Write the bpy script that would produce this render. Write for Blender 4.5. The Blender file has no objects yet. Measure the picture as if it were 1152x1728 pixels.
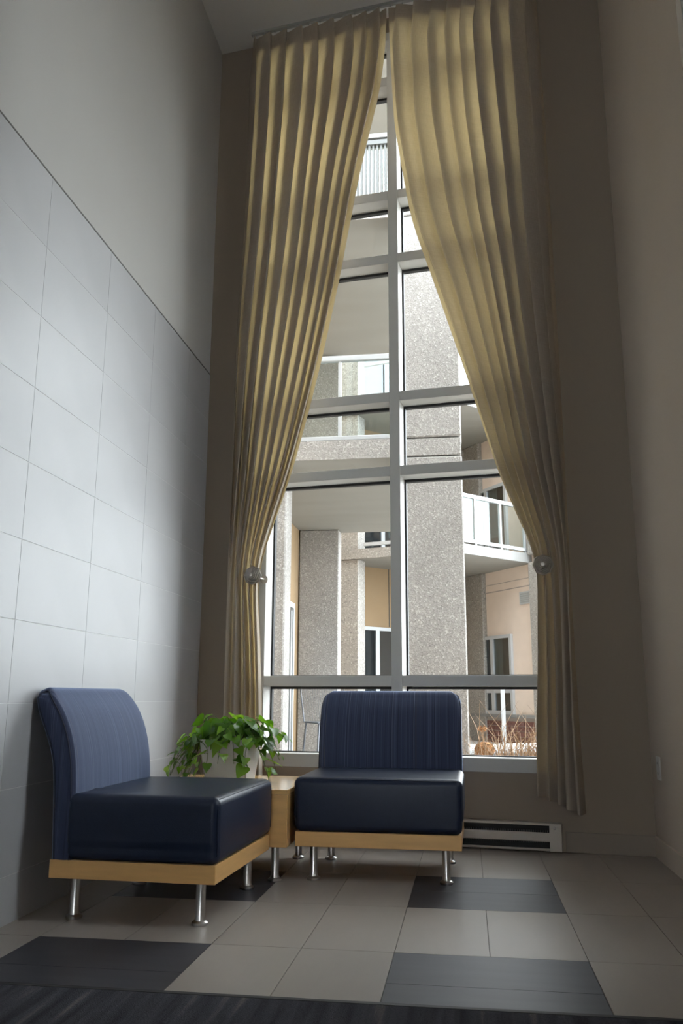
import bpy, bmesh, math, random
from mathutils import Vector, Matrix
R = random.Random(7)
SC = bpy.context.scene
COL = SC.collection

# ------------------------------------------------------------------ camera
PITCH, YAW, ROLL, FPX = .21407, .14395, .00421, 1433.78
CAM = Vector((1.47229, -2.97913, .80667))
cy, sy, cp, sp = math.cos(YAW), math.sin(YAW), math.cos(PITCH), math.sin(PITCH)
right = Vector((cy, sy, 0)); fwd = Vector((-sy * cp, cy * cp, sp)); up = Vector((sy * sp, -cy * sp, cp))
cr, sr = math.cos(ROLL), math.sin(ROLL)
r2 = right * cr + up * sr; u2 = up * cr - right * sr
cam_data = bpy.data.cameras.new('camera'); cam = bpy.data.objects.new('camera', cam_data); COL.objects.link(cam)
cam_data.sensor_fit = 'HORIZONTAL'; cam_data.sensor_width = 36; cam_data.lens = FPX / 1152 * 36
cam_data.clip_start = .05; cam_data.clip_end = 300
mw = Matrix.Identity(4)
for i in range(3):
    mw[i][0] = r2[i]; mw[i][1] = u2[i]; mw[i][2] = -fwd[i]; mw[i][3] = CAM[i]
cam.matrix_world = mw
SC.camera = cam

# ------------------------------------------------------------------ sky, exposure
SKY = 12.5
w_ = bpy.data.worlds.new('overcast_sky'); SC.world = w_; w_.use_nodes = True
bg = w_.node_tree.nodes['Background']
bg.inputs[0].default_value = (.88, .95, 1.0, 1); bg.inputs[1].default_value = SKY
SC.view_settings.view_transform = 'Standard'
try: SC.view_settings.look = 'None'
except Exception: pass
SC.view_settings.gamma = 1; SC.view_settings.use_curve_mapping = False
SC.view_settings.exposure = 0.0
cyc = SC.cycles
cyc.use_denoising = True; cyc.max_bounces = 12; cyc.diffuse_bounces = 7; cyc.transparent_max_bounces = 24
cyc.sample_clamp_indirect = 6; cyc.caustics_reflective = False; cyc.caustics_refractive = False

# ------------------------------------------------------------------ materials
MATS = {}
def nodes(m):
    m.use_nodes = True
    return m.node_tree.nodes, m.node_tree.links
def principled(name, col, rough=.5, metal=0, spec=.5, var=0, vscale=8, stretch=(1, 1, 1), bump=0, bscale=200, rand=0, sheen=0, coords='Object'):
    m = bpy.data.materials.new(name); N, L = nodes(m); b = N['Principled BSDF']
    b.inputs['Roughness'].default_value = rough; b.inputs['Metallic'].default_value = metal
    b.inputs['Specular IOR Level'].default_value = spec
    if sheen: b.inputs['Sheen Weight'].default_value = sheen
    tc = N.new('ShaderNodeTexCoord'); mp = N.new('ShaderNodeMapping'); mp.inputs['Scale'].default_value = stretch
    L.new(tc.outputs[coords], mp.inputs[0])
    last = None
    base = (*col, 1)
    if var:
        nz = N.new('ShaderNodeTexNoise'); nz.inputs['Scale'].default_value = vscale; nz.inputs['Detail'].default_value = 5
        L.new(mp.outputs[0], nz.inputs[0])
        rp = N.new('ShaderNodeValToRGB')
        rp.color_ramp.elements[0].position = .3; rp.color_ramp.elements[1].position = .7
        rp.color_ramp.elements[0].color = tuple(c * (1 - var) for c in col) + (1,)
        rp.color_ramp.elements[1].color = tuple(min(1, c * (1 + var)) for c in col) + (1,)
        L.new(nz.outputs[0], rp.inputs[0]); last = rp.outputs[0]
    if rand:
        oi = N.new('ShaderNodeObjectInfo'); mr = N.new('ShaderNodeMapRange')
        mr.inputs[3].default_value = 1 - rand; mr.inputs[4].default_value = 1 + rand
        L.new(oi.outputs['Random'], mr.inputs[0])
        hs = N.new('ShaderNodeHueSaturation'); L.new(mr.outputs[0], hs.inputs['Value'])
        if last: L.new(last, hs.inputs['Color'])
        else: hs.inputs['Color'].default_value = base
        last = hs.outputs[0]
    if last: L.new(last, b.inputs['Base Color'])
    else: b.inputs['Base Color'].default_value = base
    if bump:
        nb = N.new('ShaderNodeTexNoise'); nb.inputs['Scale'].default_value = bscale; nb.inputs['Detail'].default_value = 4
        L.new(mp.outputs[0], nb.inputs[0])
        bp = N.new('ShaderNodeBump'); bp.inputs['Strength'].default_value = bump; bp.inputs['Distance'].default_value = .004
        L.new(nb.outputs[0], bp.inputs['Height']); L.new(bp.outputs[0], b.inputs['Normal'])
    MATS[name] = m
    return m

principled('wall_tile', (0.39, 0.39, 0.398), .42, spec=.6, var=.035, vscale=3, rand=.02)
principled('wall_grout', (0.62, 0.62, 0.61), .9, spec=.1)
principled('paint_left', (0.47, 0.46, 0.44), .75, spec=.2, var=.02, vscale=2, bump=.05, bscale=150)
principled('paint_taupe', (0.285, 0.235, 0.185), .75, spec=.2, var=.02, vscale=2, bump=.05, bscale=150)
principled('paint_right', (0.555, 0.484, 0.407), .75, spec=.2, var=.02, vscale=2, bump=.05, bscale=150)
principled('paint_trim', (0.26, 0.215, 0.175), .6, spec=.3)
principled('ceiling_paint', (0.632, 0.609, 0.575), .9, spec=.1)
principled('floor_beige', (0.32, 0.285, 0.25), .34, spec=.5, var=.05, vscale=9, stretch=(1, .25, 1), rand=.02)
principled('floor_dark', (0.045, 0.046, 0.053), .42, spec=.4, var=.16, vscale=12, stretch=(.2, 1.6, 1), rand=.04)
principled('floor_grout', (.13, .12, .11), .9, spec=.1)
principled('frame_metal', (0.52, 0.515, 0.49), .45, metal=.0, spec=.5, var=.015, vscale=3)
principled('gasket', (.012, .012, .012), .6)
principled('leather', (0.01, 0.016, 0.036), .38, spec=.32, bump=.12, bscale=260, var=.08, vscale=30)
principled('maple', (0.64, 0.375, 0.145), .33, spec=.45, var=.10, vscale=7, stretch=(.6, .6, 5))
principled('maple_top', (0.62, 0.385, 0.16), .13, spec=.6, var=.03, vscale=7, stretch=(.8, 3, 1))
principled('steel', (.62, .60, .585), .30, metal=1, var=.03, vscale=120)
principled('nickel', (0.5, 0.46, 0.42), .42, metal=.85)
principled('pot_plastic', (0.56, 0.545, 0.535), .32, spec=.5, var=.02, vscale=6)
principled('soil', (.035, .025, .018), .95, bump=.6, bscale=80)
principled('vine_stem', (.09, .13, .03), .55)
principled('heater_metal', (.50, .455, .395), .42, spec=.4)
principled('heater_fin', (.12, .11, .10), .5, metal=.4)
principled('plate_white', (.62, .61, .58), .4)
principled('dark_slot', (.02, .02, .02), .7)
principled('track_white', (0.3, 0.29, 0.27), .5)
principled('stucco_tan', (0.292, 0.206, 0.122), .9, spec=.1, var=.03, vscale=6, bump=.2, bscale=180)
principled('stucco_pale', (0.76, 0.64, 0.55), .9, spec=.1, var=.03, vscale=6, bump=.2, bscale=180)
principled('soffit', (0.284, 0.275, 0.251), .9, spec=.1, var=.06, vscale=1.4, stretch=(.5, 2, 1))
principled('concrete_edge', (0.25, 0.25, 0.247), .85, spec=.15, var=.03, vscale=20)
principled('white_vinyl', (0.47, 0.485, 0.5), .4, spec=.4)
principled('brick_red', (0.195, 0.098, 0.086), .85, spec=.1, var=.15, vscale=30, rand=.12)
principled('mortar', (0.362, 0.319, 0.290), .95, spec=.1)
principled('paving', (0.392, 0.372, 0.346), .95, spec=.1, var=.10, vscale=3)
principled('bed_soil', (0.365, 0.301, 0.235), .95, spec=.1, var=.25, vscale=40, bump=.8, bscale=60)
principled('slat_grey', (0.15, 0.157, 0.157), .7, spec=.2)
principled('dry_grass', (0.322, 0.220, 0.142), .85, spec=.1, var=.25, vscale=30)
principled('dry_flower', (0.319, 0.160, 0.072), .9, spec=.1, var=.3, vscale=40)
principled('patio_metal', (.16, .17, .19), .5, metal=.3)
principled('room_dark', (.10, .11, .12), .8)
principled('sheer', (.42, .50, .48), .9, var=.3, vscale=20, stretch=(1, 1, .05))
principled('blind_grey', (.36, .37, .36), .8, spec=.1)
principled('blind_stripe', (.50, .52, .53), .8, spec=.1)

def aggregate(name, base, light, dark, s1=95, s2=210):
    m = bpy.data.materials.new(name); N, L = nodes(m); b = N['Principled BSDF']; b.inputs['Roughness'].default_value = .9
    b.inputs['Specular IOR Level'].default_value = .15
    tc = N.new('ShaderNodeTexCoord')
    v = N.new('ShaderNodeTexVoronoi'); v.inputs['Scale'].default_value = s1; L.new(tc.outputs['Object'], v.inputs[0])
    n = N.new('ShaderNodeTexNoise'); n.inputs['Scale'].default_value = 2.2; n.inputs['Detail'].default_value = 4; L.new(tc.outputs['Object'], n.inputs[0])
    sep = N.new('ShaderNodeSeparateColor'); L.new(v.outputs['Color'], sep.inputs[0])
    rp = N.new('ShaderNodeValToRGB'); e = rp.color_ramp.elements
    e[0].position = .0; e[0].color = (*dark, 1); e[1].position = 1; e[1].color = (*light, 1)
    a = e.new(.12); a.color = (*[c * .9 for c in base], 1)
    a = e.new(.55); a.color = (*base, 1); a = e.new(.86); a.color = (*[c * 1.12 for c in base], 1)
    L.new(sep.outputs[0], rp.inputs[0])
    mx = N.new('ShaderNodeMix'); mx.data_type = 'RGBA'; mx.blend_type = 'MULTIPLY'; mx.inputs[0].default_value = .35
    L.new(rp.outputs[0], mx.inputs[6]); L.new(n.outputs[0], mx.inputs[7])
    L.new(mx.outputs[2], b.inputs['Base Color'])
    bp = N.new('ShaderNodeBump'); bp.inputs['Strength'].default_value = .35; bp.inputs['Distance'].default_value = .006
    L.new(v.outputs['Distance'], bp.inputs['Height']); L.new(bp.outputs[0], b.inputs['Normal'])
    MATS[name] = m
aggregate('aggregate', (.43, .41, .39), (.66, .64, .61), (.31, .295, .28))
aggregate('aggregate_far', (.40, .375, .345), (.56, .54, .50), (.25, .24, .23), 60)
principled('metal_cladding', (.055, .06, .06), .5, spec=.3)

def glass(name, tint, refl=.05, edge=.45):
    m = bpy.data.materials.new(name); N, L = nodes(m); N.remove(N['Principled BSDF'])
    out = N['Material Output']
    t = N.new('ShaderNodeBsdfTransparent'); t.inputs[0].default_value = (*tint, 1)
    g = N.new('ShaderNodeBsdfGlossy'); g.inputs['Roughness'].default_value = .01; g.inputs[0].default_value = (1, 1, 1, 1)
    lw = N.new('ShaderNodeLayerWeight'); lw.inputs[0].default_value = .5
    p = N.new('ShaderNodeMath'); p.operation = 'POWER'; p.inputs[1].default_value = 4; L.new(lw.outputs['Facing'], p.inputs[0])
    q = N.new('ShaderNodeMath'); q.operation = 'MULTIPLY_ADD'; q.inputs[1].default_value = edge; q.inputs[2].default_value = refl
    L.new(p.outputs[0], q.inputs[0])
    mx = N.new('ShaderNodeMixShader'); L.new(q.outputs[0], mx.inputs[0]); L.new(t.outputs[0], mx.inputs[1]); L.new(g.outputs[0], mx.inputs[2])
    L.new(mx.outputs[0], out.inputs[0]); MATS[name] = m
glass('window_glass', (.985, .99, .985), .018, .3)
glass('rail_glass', (.90, .95, .95), .05, .5)
glass('dark_glass', (.55, .60, .62), .09, .5)

def curtain_material():
    m = bpy.data.materials.new('linen'); N, L = nodes(m); N.remove(N['Principled BSDF']); out = N['Material Output']
    uv = N.new('ShaderNodeUVMap')
    def wv(scale, axis):
        mp = N.new('ShaderNodeMapping'); mp.inputs['Scale'].default_value = (scale, 18, 1) if axis == 0 else (10, scale, 1)
        n = N.new('ShaderNodeTexNoise'); n.inputs['Scale'].default_value = 1; n.inputs['Detail'].default_value = 3
        L.new(uv.outputs[0], mp.inputs[0]); L.new(mp.outputs[0], n.inputs[0]); return n
    a, b_ = wv(900, 0), wv(700, 1)
    ad = N.new('ShaderNodeMath'); ad.operation = 'ADD'; L.new(a.outputs[0], ad.inputs[0]); L.new(b_.outputs[0], ad.inputs[1])
    def ramp(c0, c1):
        rp = N.new('ShaderNodeValToRGB'); rp.color_ramp.elements[0].position = .35; rp.color_ramp.elements[1].position = .65
        h = N.new('ShaderNodeMath'); h.operation = 'MULTIPLY'; h.inputs[1].default_value = .5; L.new(ad.outputs[0], h.inputs[0]); L.new(h.outputs[0], rp.inputs[0])
        rp.color_ramp.elements[0].color = (*c0, 1); rp.color_ramp.elements[1].color = (*c1, 1); return rp
    d = N.new('ShaderNodeBsdfDiffuse'); t = N.new('ShaderNodeBsdfTranslucent')
    L.new(ramp((.45, .39, .325), (.57, .505, .43)).outputs[0], d.inputs[0])
    L.new(ramp((.34, .255, .115), (.47, .36, .17)).outputs[0], t.inputs[0])
    mx = N.new('ShaderNodeMixShader'); mx.inputs[0].default_value = .36
    L.new(d.outputs[0], mx.inputs[1]); L.new(t.outputs[0], mx.inputs[2]); L.new(mx.outputs[0], out.inputs[0])
    bp = N.new('ShaderNodeBump'); bp.inputs['Strength'].default_value = .1; bp.inputs['Distance'].default_value = .001
    L.new(ad.outputs[0], bp.inputs['Height']); L.new(bp.outputs[0], d.inputs['Normal'])
    MATS['linen'] = m
curtain_material()

def stripe_material(name, axis):
    m = bpy.data.materials.new(name); N, L = nodes(m); b = N['Principled BSDF']
    b.inputs['Roughness'].default_value = .8; b.inputs['Specular IOR Level'].default_value = .3; b.inputs['Sheen Weight'].default_value = .7; b.inputs['Sheen Roughness'].default_value = .45; b.inputs['Sheen Tint'].default_value = (.55, .68, 1, 1)
    tc = N.new('ShaderNodeTexCoord'); sp_ = N.new('ShaderNodeSeparateXYZ'); L.new(tc.outputs['Object'], sp_.inputs[0])
    def band(scale, lo, seed):
        cm = N.new('ShaderNodeCombineXYZ'); k = N.new('ShaderNodeMath'); k.operation = 'MULTIPLY'; k.inputs[1].default_value = scale
        L.new(sp_.outputs[axis], k.inputs[0]); L.new(k.outputs[0], cm.inputs[0]); cm.inputs[1].default_value = seed
        n = N.new('ShaderNodeTexNoise'); n.inputs['Scale'].default_value = 1; n.inputs['Detail'].default_value = 2; L.new(cm.outputs[0], n.inputs[0])
        rp = N.new('ShaderNodeValToRGB'); rp.color_ramp.elements[0].position = lo; rp.color_ramp.elements[1].position = lo + .07
        L.new(n.outputs[0], rp.inputs[0]); return rp.outputs[0]
    c = None
    base = (.030, .039, .080)
    for scale, lo, seed, col, amt in ((190, .54, 3.1, (.015, .020, .043), .9), (240, .61, 9.7, (.08, .095, .16), .85), (70, .65, 5.3, (.17, .135, .12), .85), (160, .65, 14.2, (.14, .16, .23), .85)):
        mx = N.new('ShaderNodeMix'); mx.data_type = 'RGBA'
        s = N.new('ShaderNodeMath'); s.operation = 'MULTIPLY'; s.inputs[1].default_value = amt; L.new(band(scale, lo, seed), s.inputs[0]); L.new(s.outputs[0], mx.inputs[0])
        if c: L.new(c, mx.inputs[6])
        else: mx.inputs[6].default_value = (*base, 1)
        mx.inputs[7].default_value = (*col, 1); c = mx.outputs[2]
    L.new(c, b.inputs['Base Color'])
    n = N.new('ShaderNodeTexNoise'); n.inputs['Scale'].default_value = 500; L.new(tc.outputs['Object'], n.inputs[0])
    bp = N.new('ShaderNodeBump'); bp.inputs['Strength'].default_value = .25; bp.inputs['Distance'].default_value = .002
    L.new(n.outputs[0], bp.inputs['Height']); L.new(bp.outputs[0], b.inputs['Normal'])
    MATS[name] = m
stripe_material('stripe_front', 0); stripe_material('stripe_side', 1)
principled('piping', (0.02, 0.024, 0.045), .8)

def leaf_material():
    m = bpy.data.materials.new('leaf'); N, L = nodes(m); N.remove(N['Principled BSDF']); out = N['Material Output']
    b = N.new('ShaderNodeBsdfPrincipled'); b.inputs['Roughness'].default_value = .33
    oi = N.new('ShaderNodeObjectInfo'); rp = N.new('ShaderNodeValToRGB'); e = rp.color_ramp.elements
    e[0].color = (.05, .13, .014, 1); e[1].color = (.22, .38, .05, 1); k = e.new(.6); k.color = (.11, .24, .028, 1)
    L.new(oi.outputs['Random'], rp.inputs[0])
    tc = N.new('ShaderNodeTexCoord'); nz = N.new('ShaderNodeTexNoise'); nz.inputs['Scale'].default_value = 40; L.new(tc.outputs['Object'], nz.inputs[0])
    mx0 = N.new('ShaderNodeMix'); mx0.data_type = 'RGBA'; mx0.blend_type = 'MULTIPLY'; mx0.inputs[0].default_value = .3
    L.new(rp.outputs[0], mx0.inputs[6]); L.new(nz.outputs[0], mx0.inputs[7])
    L.new(mx0.outputs[2], b.inputs['Base Color'])
    t = N.new('ShaderNodeBsdfTranslucent'); hs = N.new('ShaderNodeHueSaturation'); hs.inputs['Value'].default_value = 1.7; hs.inputs['Saturation'].default_value = 1.1
    L.new(rp.outputs[0], hs.inputs['Color']); L.new(hs.outputs[0], t.inputs[0])
    mx = N.new('ShaderNodeMixShader'); mx.inputs[0].default_value = .4; L.new(b.outputs[0], mx.inputs[1]); L.new(t.outputs[0], mx.inputs[2])
    L.new(mx.outputs[0], out.inputs[0]); MATS['leaf'] = m
leaf_material()

def carpet_material():
    m = bpy.data.materials.new('carpet'); N, L = nodes(m); b = N['Principled BSDF']; b.inputs['Roughness'].default_value = 1; b.inputs['Specular IOR Level'].default_value = .05
    tc = N.new('ShaderNodeTexCoord')
    mp = N.new('ShaderNodeMapping'); mp.inputs['Scale'].default_value = (16, .9, 1); L.new(tc.outputs['Object'], mp.inputs[0])
    n = N.new('ShaderNodeTexNoise'); n.inputs['Scale'].default_value = 1.6; n.inputs['Detail'].default_value = 6; L.new(mp.outputs[0], n.inputs[0])
    rp = N.new('ShaderNodeValToRGB'); e = rp.color_ramp.elements; e[0].position = .3; e[0].color = (.016, .016, .019, 1); e[1].position = .78; e[1].color = (.085, .078, .068, 1)
    k = e.new(.6); k.color = (.034, .034, .038, 1)
    L.new(n.outputs[0], rp.inputs[0])
    f = N.new('ShaderNodeTexNoise'); f.inputs['Scale'].default_value = 260; f.inputs['Detail'].default_value = 3; L.new(tc.outputs['Object'], f.inputs[0])
    mx = N.new('ShaderNodeMix'); mx.data_type = 'RGBA'; mx.blend_type = 'MULTIPLY'; mx.inputs[0].default_value = .75
    L.new(rp.outputs[0], mx.inputs[6]); L.new(f.outputs[0], mx.inputs[7])
    mul = N.new('ShaderNodeMix'); mul.data_type = 'RGBA'; mul.blend_type = 'MULTIPLY'; mul.inputs[0].default_value = 1
    L.new(mx.outputs[2], mul.inputs[6]); mul.inputs[7].default_value = (3.6, 3.6, 3.7, 1)
    L.new(mul.outputs[2], b.inputs['Base Color'])
    bp = N.new('ShaderNodeBump'); bp.inputs['Strength'].default_value = .9; bp.inputs['Distance'].default_value = .006
    L.new(f.outputs[0], bp.inputs['Height']); L.new(bp.outputs[0], b.inputs['Normal'])
    MATS['carpet'] = m
carpet_material()

# ------------------------------------------------------------------ mesh helpers
class MB:
    def __init__(s): s.v = []; s.f = []; s.uv = None
    def add(s, vs, fs):
        n = len(s.v); s.v += [tuple(p) for p in vs]; s.f += [tuple(i + n for i in q) for q in fs]; return s
    def box(s, x0, x1, y0, y1, z0, z1):
        return s.add([(x0, y0, z0), (x1, y0, z0), (x1, y1, z0), (x0, y1, z0), (x0, y0, z1), (x1, y0, z1), (x1, y1, z1), (x0, y1, z1)],
                     [(0, 3, 2, 1), (4, 5, 6, 7), (0, 1, 5, 4), (1, 2, 6, 5), (2, 3, 7, 6), (3, 0, 4, 7)])
    def prism(s, poly, z0, z1):
        a = sum(poly[i][0] * poly[(i + 1) % len(poly)][1] - poly[(i + 1) % len(poly)][0] * poly[i][1] for i in range(len(poly)))
        if a < 0: poly = poly[::-1]
        n = len(poly); zz0 = z0 if isinstance(z0, (list, tuple)) else [z0] * n; zz1 = z1 if isinstance(z1, (list, tuple)) else [z1] * n
        vs = [(p[0], p[1], zz0[i]) for i, p in enumerate(poly)] + [(p[0], p[1], zz1[i]) for i, p in enumerate(poly)]
        return s.add(vs, [tuple(range(n - 1, -1, -1)), tuple(range(n, 2 * n))] + [(i, (i + 1) % n, n + (i + 1) % n, n + i) for i in range(n)])
    def lathe(s, prof, n=24, c=(0, 0, 0), axis='z', cap=True):
        vs = []; fs = []
        for r, h in prof:
            for k in range(n):
                a = 2 * math.pi * k / n; x, y = r * math.cos(a), r * math.sin(a)
                p = (x, y, h) if axis == 'z' else (x, -h, y) if axis == 'y' else (h, x, y)
                vs.append((p[0] + c[0], p[1] + c[1], p[2] + c[2]))
        m = len(prof)
        for i in range(m - 1):
            for k in range(n):
                fs.append((i * n + k, i * n + (k + 1) % n, (i + 1) * n + (k + 1) % n, (i + 1) * n + k))
        if cap:
            fs.append(tuple(range(n - 1, -1, -1))); fs.append(tuple((m - 1) * n + k for k in range(n)))
        return s.add(vs, fs)
    def tube(s, pts, r, n=6):
        pts = [Vector(p) for p in pts]; rs = r if isinstance(r, (list, tuple)) else [r] * len(pts)
        vs = []; fs = []; ref = Vector((0, 0, 1))
        for i, p in enumerate(pts):
            t = (pts[min(i + 1, len(pts) - 1)] - pts[max(i - 1, 0)]).normalized()
            if abs(t.dot(ref)) > .95: ref = Vector((1, 0, 0))
            a = t.cross(ref).normalized(); b = t.cross(a)
            for k in range(n):
                an = 2 * math.pi * k / n; vs.append(p + (a * math.cos(an) + b * math.sin(an)) * rs[i])
        for i in range(len(pts) - 1):
            for k in range(n): fs.append((i * n + k, i * n + (k + 1) % n, (i + 1) * n + (k + 1) % n, (i + 1) * n + k))
        fs.append(tuple(range(n - 1, -1, -1))); fs.append(tuple((len(pts) - 1) * n + k for k in range(n)))
        return s.add(vs, fs)
    def mesh(s, name, mat, smooth=False, bevel=0, seg=2, autosmooth=None):
        me = bpy.data.meshes.new(name); me.from_pydata(s.v, [], s.f)
        if s.uv:
            l = me.uv_layers.new(name='UVMap')
            for lp in me.loops: l.data[lp.index].uv = s.uv[lp.vertex_index]
        bm = bmesh.new(); bm.from_mesh(me); bmesh.ops.recalc_face_normals(bm, faces=bm.faces)
        if bevel:
            ed = [e for e in bm.edges if len(e.link_faces) == 2 and e.calc_face_angle(0) > .3]
            bmesh.ops.bevel(bm, geom=ed, offset=bevel, segments=seg, affect='EDGES', profile=.5)
        if smooth:
            for f_ in bm.faces: f_.smooth = True
            if autosmooth:
                for e in bm.edges:
                    if len(e.link_faces) == 2 and e.calc_face_angle(0) > autosmooth: e.smooth = False
        bm.to_mesh(me); bm.free()
        me.materials.append(MATS[mat]); return me
    def build(s, name, mat, parent=None, loc=(0, 0, 0), rot=0, **k):
        me = s.mesh(name, mat, **k)
        return put(name, me, parent, loc, rot)
def put(name, me, parent=None, loc=(0, 0, 0), rot=0):
    o = bpy.data.objects.new(name, me); COL.objects.link(o)
    o.location = loc; o.rotation_euler = (0, 0, rot) if not isinstance(rot, tuple) else rot
    if parent: o.parent = parent
    return o
def tag(o, label=None, cat=None, group=None, kind=None):
    if label: o['label'] = label
    if cat: o['category'] = cat
    if group: o['group'] = group
    if kind: o['kind'] = kind
    return o
def empty(name, loc, rot=0, **k):
    o = bpy.data.objects.new(name, None); o.empty_display_size = .1; COL.objects.link(o)
    o.location = loc; o.rotation_euler = (0, 0, rot); return tag(o, **k)
def rbox(hx, hy, hz, r, seg=5, inner=6, fn=None):
    """rounded box centred at 0 as verts/faces"""
    def axis(h):
        a = [-h + r * (1 - math.tan(math.pi / 4 * (1 - i / seg))) for i in range(seg)]
        m = [-(h - r) + 2 * (h - r) * i / inner for i in range(inner + 1)]
        return a + m + [-q for q in a[::-1]]
    ax = [axis(hx), axis(hy), axis(hz)]; H = (hx, hy, hz); idx = {}; V = []; F = []
    def vert(p):
        key = tuple(round(c, 6) for c in p)
        if key in idx: return idx[key]
        c = [max(-(H[i] - r), min(H[i] - r, p[i])) for i in range(3)]
        d = Vector([p[i] - c[i] for i in range(3)])
        q = Vector(c) + (d.normalized() * r if d.length > 1e-9 else d)
        if fn: q = Vector(fn(q))
        idx[key] = len(V); V.append(tuple(q)); return idx[key]
    for d in range(3):
        a, b = (d + 1) % 3, (d + 2) % 3
        for sgn in (-1, 1):
            for i in range(len(ax[a]) - 1):
                for j in range(len(ax[b]) - 1):
                    q = []
                    for ii, jj in ((i, j), (i + 1, j), (i + 1, j + 1), (i, j + 1)):
                        p = [0, 0, 0]; p[d] = sgn * H[d]; p[a] = ax[a][ii]; p[b] = ax[b][jj]; q.append(vert(p))
                    F.append(tuple(q if sgn > 0 else q[::-1]))
    return V, F

# ------------------------------------------------------------------ dimensions of the room
W = .3048
XL, XR = -.189, 2.432
CEIL = 5.45
ANG = -.13951
OW = Vector((4 * W, 2.06695, 0))           # reference point on the window wall, frame: u along wall, o outwards
UD = Vector((math.cos(ANG), math.sin(ANG), 0)); ND = Vector((-math.sin(ANG), math.cos(ANG), 0))
def wpt(u, o, z=0): return OW + UD * u + ND * o + Vector((0, 0, z))
def wally(x): return OW.y + math.tan(ANG) * (x - OW.x)
YF = -7.5                                   # wall behind the camera
YC = -.483                                  # carpet edge
def clip_poly(poly, inside, inter):
    out = []
    for i in range(len(poly)):
        a, b = poly[i], poly[(i + 1) % len(poly)]; ia, ib = inside(a), inside(b)
        if ia: out.append(a)
        if ia != ib: out.append(inter(a, b))
    return out
def clip_wall(poly, off):
    f = lambda p: (wpt(0, off) - Vector((p[0], p[1], 0))).dot(ND)
    def inter(a, b):
        fa, fb = f(a), f(b); t = fa / (fa - fb); return (a[0] + (b[0] - a[0]) * t, a[1] + (b[1] - a[1]) * t)
    return clip_poly(poly, lambda p: f(p) >= 0, inter)

# ------------------------------------------------------------------ floor
J = .0022
floor = MB().prism(clip_wall([(XL - .15, YC), (XR + .12, YC), (XR + .12, 3), (XL - .15, 3)], .1), -.06, -.004).build('floor', 'floor_grout')
tag(floor, kind='structure')
def floor_tile(x0, x1, y0, y1, dark):
    x0, x1 = max(x0, XL - .005), min(x1, XR + .005); y0 = max(y0, YC + .008)
    if x1 - x0 < .02 or y1 - y0 < .02: return
    p = clip_wall([(x0 + J / 2, y0 + J / 2), (x1 - J / 2, y0 + J / 2), (x1 - J / 2, y1 - J / 2), (x0 + J / 2, y1 - J / 2)], .004)
    if len(p) < 3: return
    cx, cy_ = sum(q[0] for q in p) / len(p), sum(q[1] for q in p) / len(p)
    MB().prism([(a - cx, b - cy_) for a, b in p], -.006, 0).build('tile', 'floor_dark' if dark else 'floor_beige', floor, (cx, cy_, 0))
for j in range(-1, 4):
    for c in range(-1, 4):
        dark = j in (-1, 1) and c % 2 == 0
        X0, Y0 = 2 * c * W, 2 * j * W
        if dark:
            for k in range(2): floor_tile(X0, X0 + 2 * W, Y0 + k * W, Y0 + (k + 1) * W, True)
        else:
            for k in range(2): floor_tile(X0 + k * W, X0 + (k + 1) * W, Y0, Y0 + 2 * W, False)
carpet = MB().box(XL - .01, XR + .01, YF, YC - .012, -.06, .003).build('carpet', 'carpet')
tag(carpet, 'dark charcoal streaked carpet meeting the edge of the tiled floor', 'carpet')
tr = MB().box(XL - .01, XR + .01, YC - .012, YC + .007, -.05, .0045).build('trim_1', 'gasket', bevel=.0015); tag(tr, kind='structure')

# ------------------------------------------------------------------ walls, ceiling
TOPZ = 2.93
yl = wally(XL)
wl = MB().prism([(XL - .30, YF - .2), (XL - .0045, YF - .2), (XL - .0045, wally(XL) + .02), (XL - .30, wally(XL - .3) + .25)], 0, CEIL + .25).build('wall_left', 'paint_left')
tag(wl, kind='structure')
MB().box(XL - .0044, XL - .0010, YF, yl, 0, TOPZ - .002).build('grout_bed', 'wall_grout', wl)
MB().box(XL - .0044, XL + .0006, YF, yl, TOPZ, TOPZ + .007).build('edge_strip', 'heater_fin', wl)  # thin dark grey strip along the top of the tiles
rows = [0, .168] + [.168 + .305 * k for k in range(1, 9)] + [TOPZ]
ys = [yl] + [W * 2 * k for k in range(3, -7, -1)]
meshcache = {}
for zi in range(len(rows) - 1):
    for k in range(len(ys) - 1):
        a, b = ys[k + 1], ys[k]; h = rows[zi + 1] - rows[zi]; key = (round(b - a, 3), round(h, 3))
        if key not in meshcache:
            jy, jz = (b - a) / 2 - .0011, h / 2 - .0011
            meshcache[key] = MB().box(-.005, 0, -jy, jy, -jz, jz).mesh('tile', 'wall_tile', bevel=.0006, seg=1)
        put('tile', meshcache[key], wl, (XL, (a + b) / 2, (rows[zi] + rows[zi + 1]) / 2))

# window wall (own frame, rotated)
UL, UR = -1.414, 1.228
F0, F1 = -1.05, .755            # outer edges of the window frame
ZB, ZT = .40, 5.335
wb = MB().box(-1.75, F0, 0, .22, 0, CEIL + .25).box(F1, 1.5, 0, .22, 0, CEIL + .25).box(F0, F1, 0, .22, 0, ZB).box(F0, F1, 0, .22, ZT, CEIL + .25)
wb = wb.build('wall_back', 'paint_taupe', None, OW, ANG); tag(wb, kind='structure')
# right wall with its high window opening
WY0, WY1, WZ0, WZ1 = -.27, .272, 1.0, 4.6
yr = wally(XR)
wr = MB()
wr.box(XR, XR + .22, YF - .2, WY0, 0, CEIL + .25)
wr.prism([(XR, WY1), (XR + .22, WY1), (XR + .22, wally(XR + .22) + .2), (XR, wally(XR) + .03)], 0, CEIL + .25)
wr.box(XR, XR + .22, WY0, WY1, 0, WZ0).box(XR, XR + .22, WY0, WY1, WZ1, CEIL + .25)
wr = wr.build('wall_right', 'paint_right'); tag(wr, kind='structure')
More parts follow.
